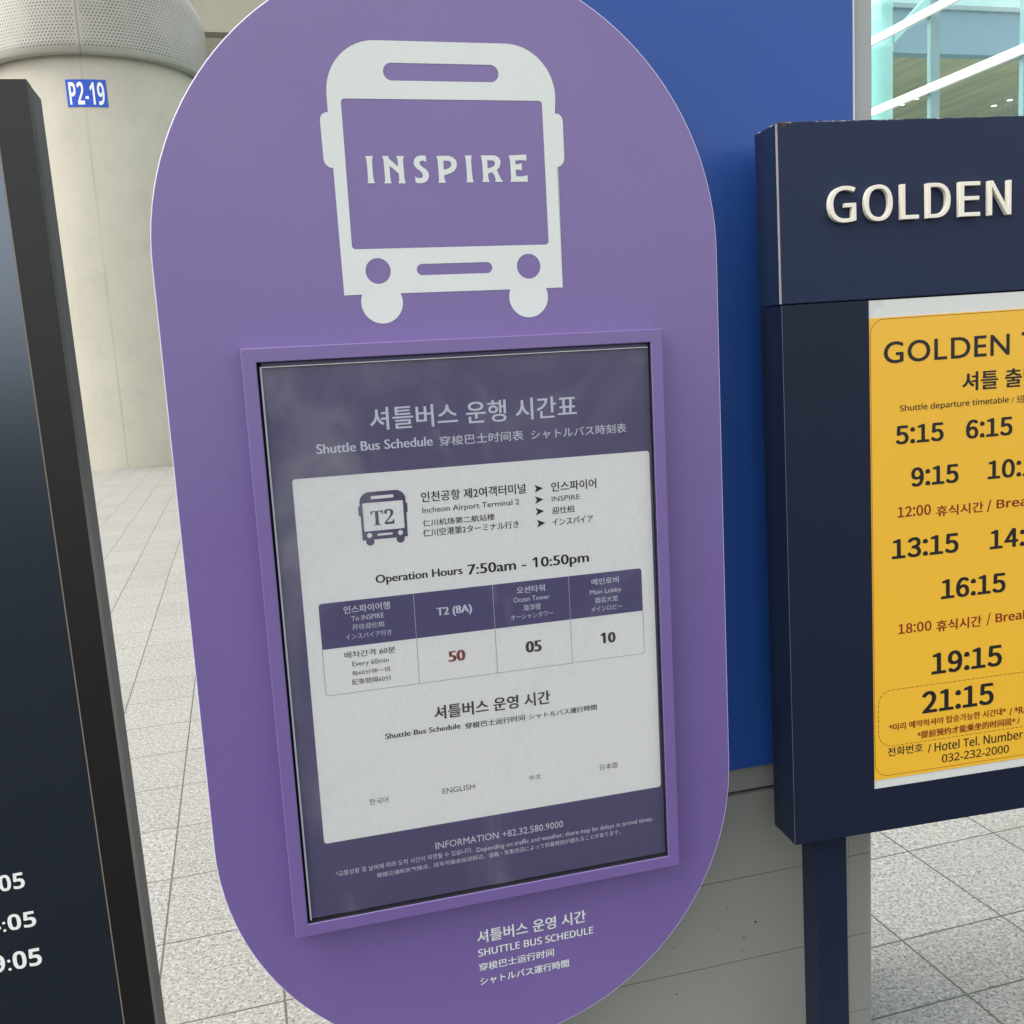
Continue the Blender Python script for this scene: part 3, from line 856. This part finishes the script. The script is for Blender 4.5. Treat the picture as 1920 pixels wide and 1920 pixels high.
ac = obj('acrylic_cover', bbox(PX0 + .0002, PX1, .0072, .0092, PZ0 + .001 + hz, PZ1 - .0002 + hz), M['acrylic'], t)
obj('cover_edge', bbox(PX0 - .0026, PX0, .0068, .0125, PZ0 + hz, PZ1 + hz), M['acrylic_edge'], ac)
obj('cover_edge', bbox(PX0 - .0026, PX1, .0068, .0125, PZ1 + .0002 + hz, PZ1 + .0013 + hz), M['white_trim'], ac)

# ------------------------------------------------------------------ navy hotel sign on the right
mw, hz = sign_frame(*PG)
t = empty('hotel_sign', mw, 'navy box sign with raised cream letters and a yellow timetable poster', 'sign')
TOPZ = .2926 + hz
WID = .80
SD = .088
hm = header_mat()
obj('header_box', bbox(.0010, WID, 0, SD, .0012 + hz, TOPZ, .0012), hm, t)
obj('worn_edge', bbox(-.0002, .0009, .0003, .006, .002 + hz, TOPZ - .002), M['worn_edge'], t)
bm = bmesh.new()
PLX, PTZ, PBZ, PRX = .1590, -.0006, -.8818, WID - .159
y0, y1, y2 = .0, .012, SD - .004
box(bm, .001, PLX, y0, y2, -.9652 + hz, -.0006 + hz)
box(bm, PRX, WID, y0, y2, -.9652 + hz, -.0006 + hz)
box(bm, PLX + .0002, PRX - .0002, y0, y2, -.9652 + hz, PBZ + hz)
obj('body_frame', bm, M['navy'], t)
obj('rear_panel', bbox(PLX + .0004, PRX - .0004, .012, y2, PBZ + .0004 + hz, -.0014 + hz), M['navy'], t)
obj('edge_line', bbox(.0004, .0009, -.0002, .0006, -.9652 + hz, -.0006 + hz), M['edge_glint'], t)  # thin strip painting the highlight along the body edge
for x in (.0525, WID - .1125):
    obj('post', bbox(x, x + .0600, .020, .080, .0125, -.9655 + hz, .0015), M['navy'], t)
    obj('foot_plate', bbox(x - .04, x + .10, -.02, .12, .0005, .012, .003), M['navy'], t)
obj('backing_board', bbox(PLX + .0004, PRX - .0004, .0012, .0118, PBZ + .0004 + hz, -.0014 + hz), M['backing_white'], t)
YX0, YX1, YZ0, YZ1 = 159.6, WID * 1000 - 160, -865.0, -31.0
yp = obj('timetable_poster', bbox(YX0 / 1000, YX1 / 1000, .0004, .0010, YZ0 / 1000 + hz, YZ1 / 1000 + hz), M['yellow'], t)
GO = -.0001
lettering('printed_line', T_GK, M['black_ink'], yp, GO, hz, 4)
lettering('red_line', T_GR, M['dark_red_ink'], yp, GO, hz, 3)
def outline(x0, x1, z0, z1, r, w, dash=None):
    p = rrect(x0, x1, z0, z1, r, 10); p.append(p[0]); s = []
    if not dash: return [(*a, *b, w) for a, b in zip(p, p[1:])]
    acc = 0.0
    for a, b in zip(p, p[1:]):
        L = math.hypot(b[0] - a[0], b[1] - a[1]); q = 0.0
        while q < L:
            ph = (acc + q) % (dash * 1.45); step = min(L - q, (dash - ph) if ph < dash else (dash * 1.45 - ph))
            step = max(step, .05)
            if ph < dash: s.append((a[0] + (b[0] - a[0]) * q / L, a[1] + (b[1] - a[1]) * q / L, a[0] + (b[0] - a[0]) * min(q + step, L) / L, a[1] + (b[1] - a[1]) * min(q + step, L) / L, w))
            q += step
        acc += L
    return s
bars('border_rule', outline(161.4, YX1 - 2, -858.5, -33.5, 26, .75), M['dark_red_ink'], yp, GO, hz)
bars('dashed_rule', outline(168.8, YX1 - 10, -802.5, -696, 27, .85, 6.5), M['black_ink'], yp, GO, hz)
for ch, u0, u1 in LETTERS:
    # solid raised letter, stroke thickened by an outset rim
    cu = bpy.data.curves.new('t', 'FONT'); cu.body = mapped(ch, 0x1D5A0, 0x1D7E2); cu.size = 1.0; cu.resolution_u = 6
    cu.offset = -.006; cu.extrude = .050; cu.bevel_depth = .008; cu.bevel_resolution = 2
    gv, gf = eval_curve(cu)
    x0 = min(p[0] for p in gv); x1 = max(p[0] for p in gv)
    zb, zt = 128.7, 186.5
    ov = .014 if ch in 'GO' else 0
    y0_ = min(p[1] for p in gv); y1_ = max(p[1] for p in gv)
    k = (zt - zb) / (.714 + .012)
    V = [((u0 + (p[0] - x0) / (x1 - x0) * (u1 - u0)) / 1000, -.0051 + -p[2] * .078, (zb + (p[1] + .006) * k) / 1000 + hz) for p in gv]
    raw('raised_letter', V, gf, M['cream_letter'], t)

# ------------------------------------------------------------------ dark timetable board on the left
mw, hz = sign_frame(*PL)
t = empty('timetable_board', mw, 'dark framed timetable board with white departure times, at the left edge', 'sign')
LW, LT, LB = -.95, .5956, -1.25
bm = bmesh.new()
box(bm, -.0440, 0, 0, .030, LB + hz, LT + hz)
box(bm, LW, LW + .044, 0, .030, LB + hz, LT + hz)
box(bm, LW + .0442, -.0442, 0, .030, LT - .044 + hz, LT + hz)
box(bm, LW + .0442, -.0442, 0, .030, LB + hz, LB + .044 + hz)
obj('bezel', bm, M['bezel'], t)
obj('side_casing', bbox(LW + .003, -.0006, .0305, .100, LB + hz, LT - .0006 + hz), M['bezel_side'], t)
obj('bezel_lip', bbox(-.0459, -.0442, -.0006, .02, LB + .044 + hz, LT - .0442 + hz), M['bronze_lip'], t)
fc = obj('display_face', bbox(LW + .0444, -.0461, .004, .03, LB + .0445 + hz, LT - .0445 + hz), M['board_face'], t)
lettering('departure_time', T_LT, M['white_ink'], fc, -.0036, hz, 6)
obj('base_plate', bbox(LW, .0, -.02, .25, .0005, .012, .003), M['bezel'], t)
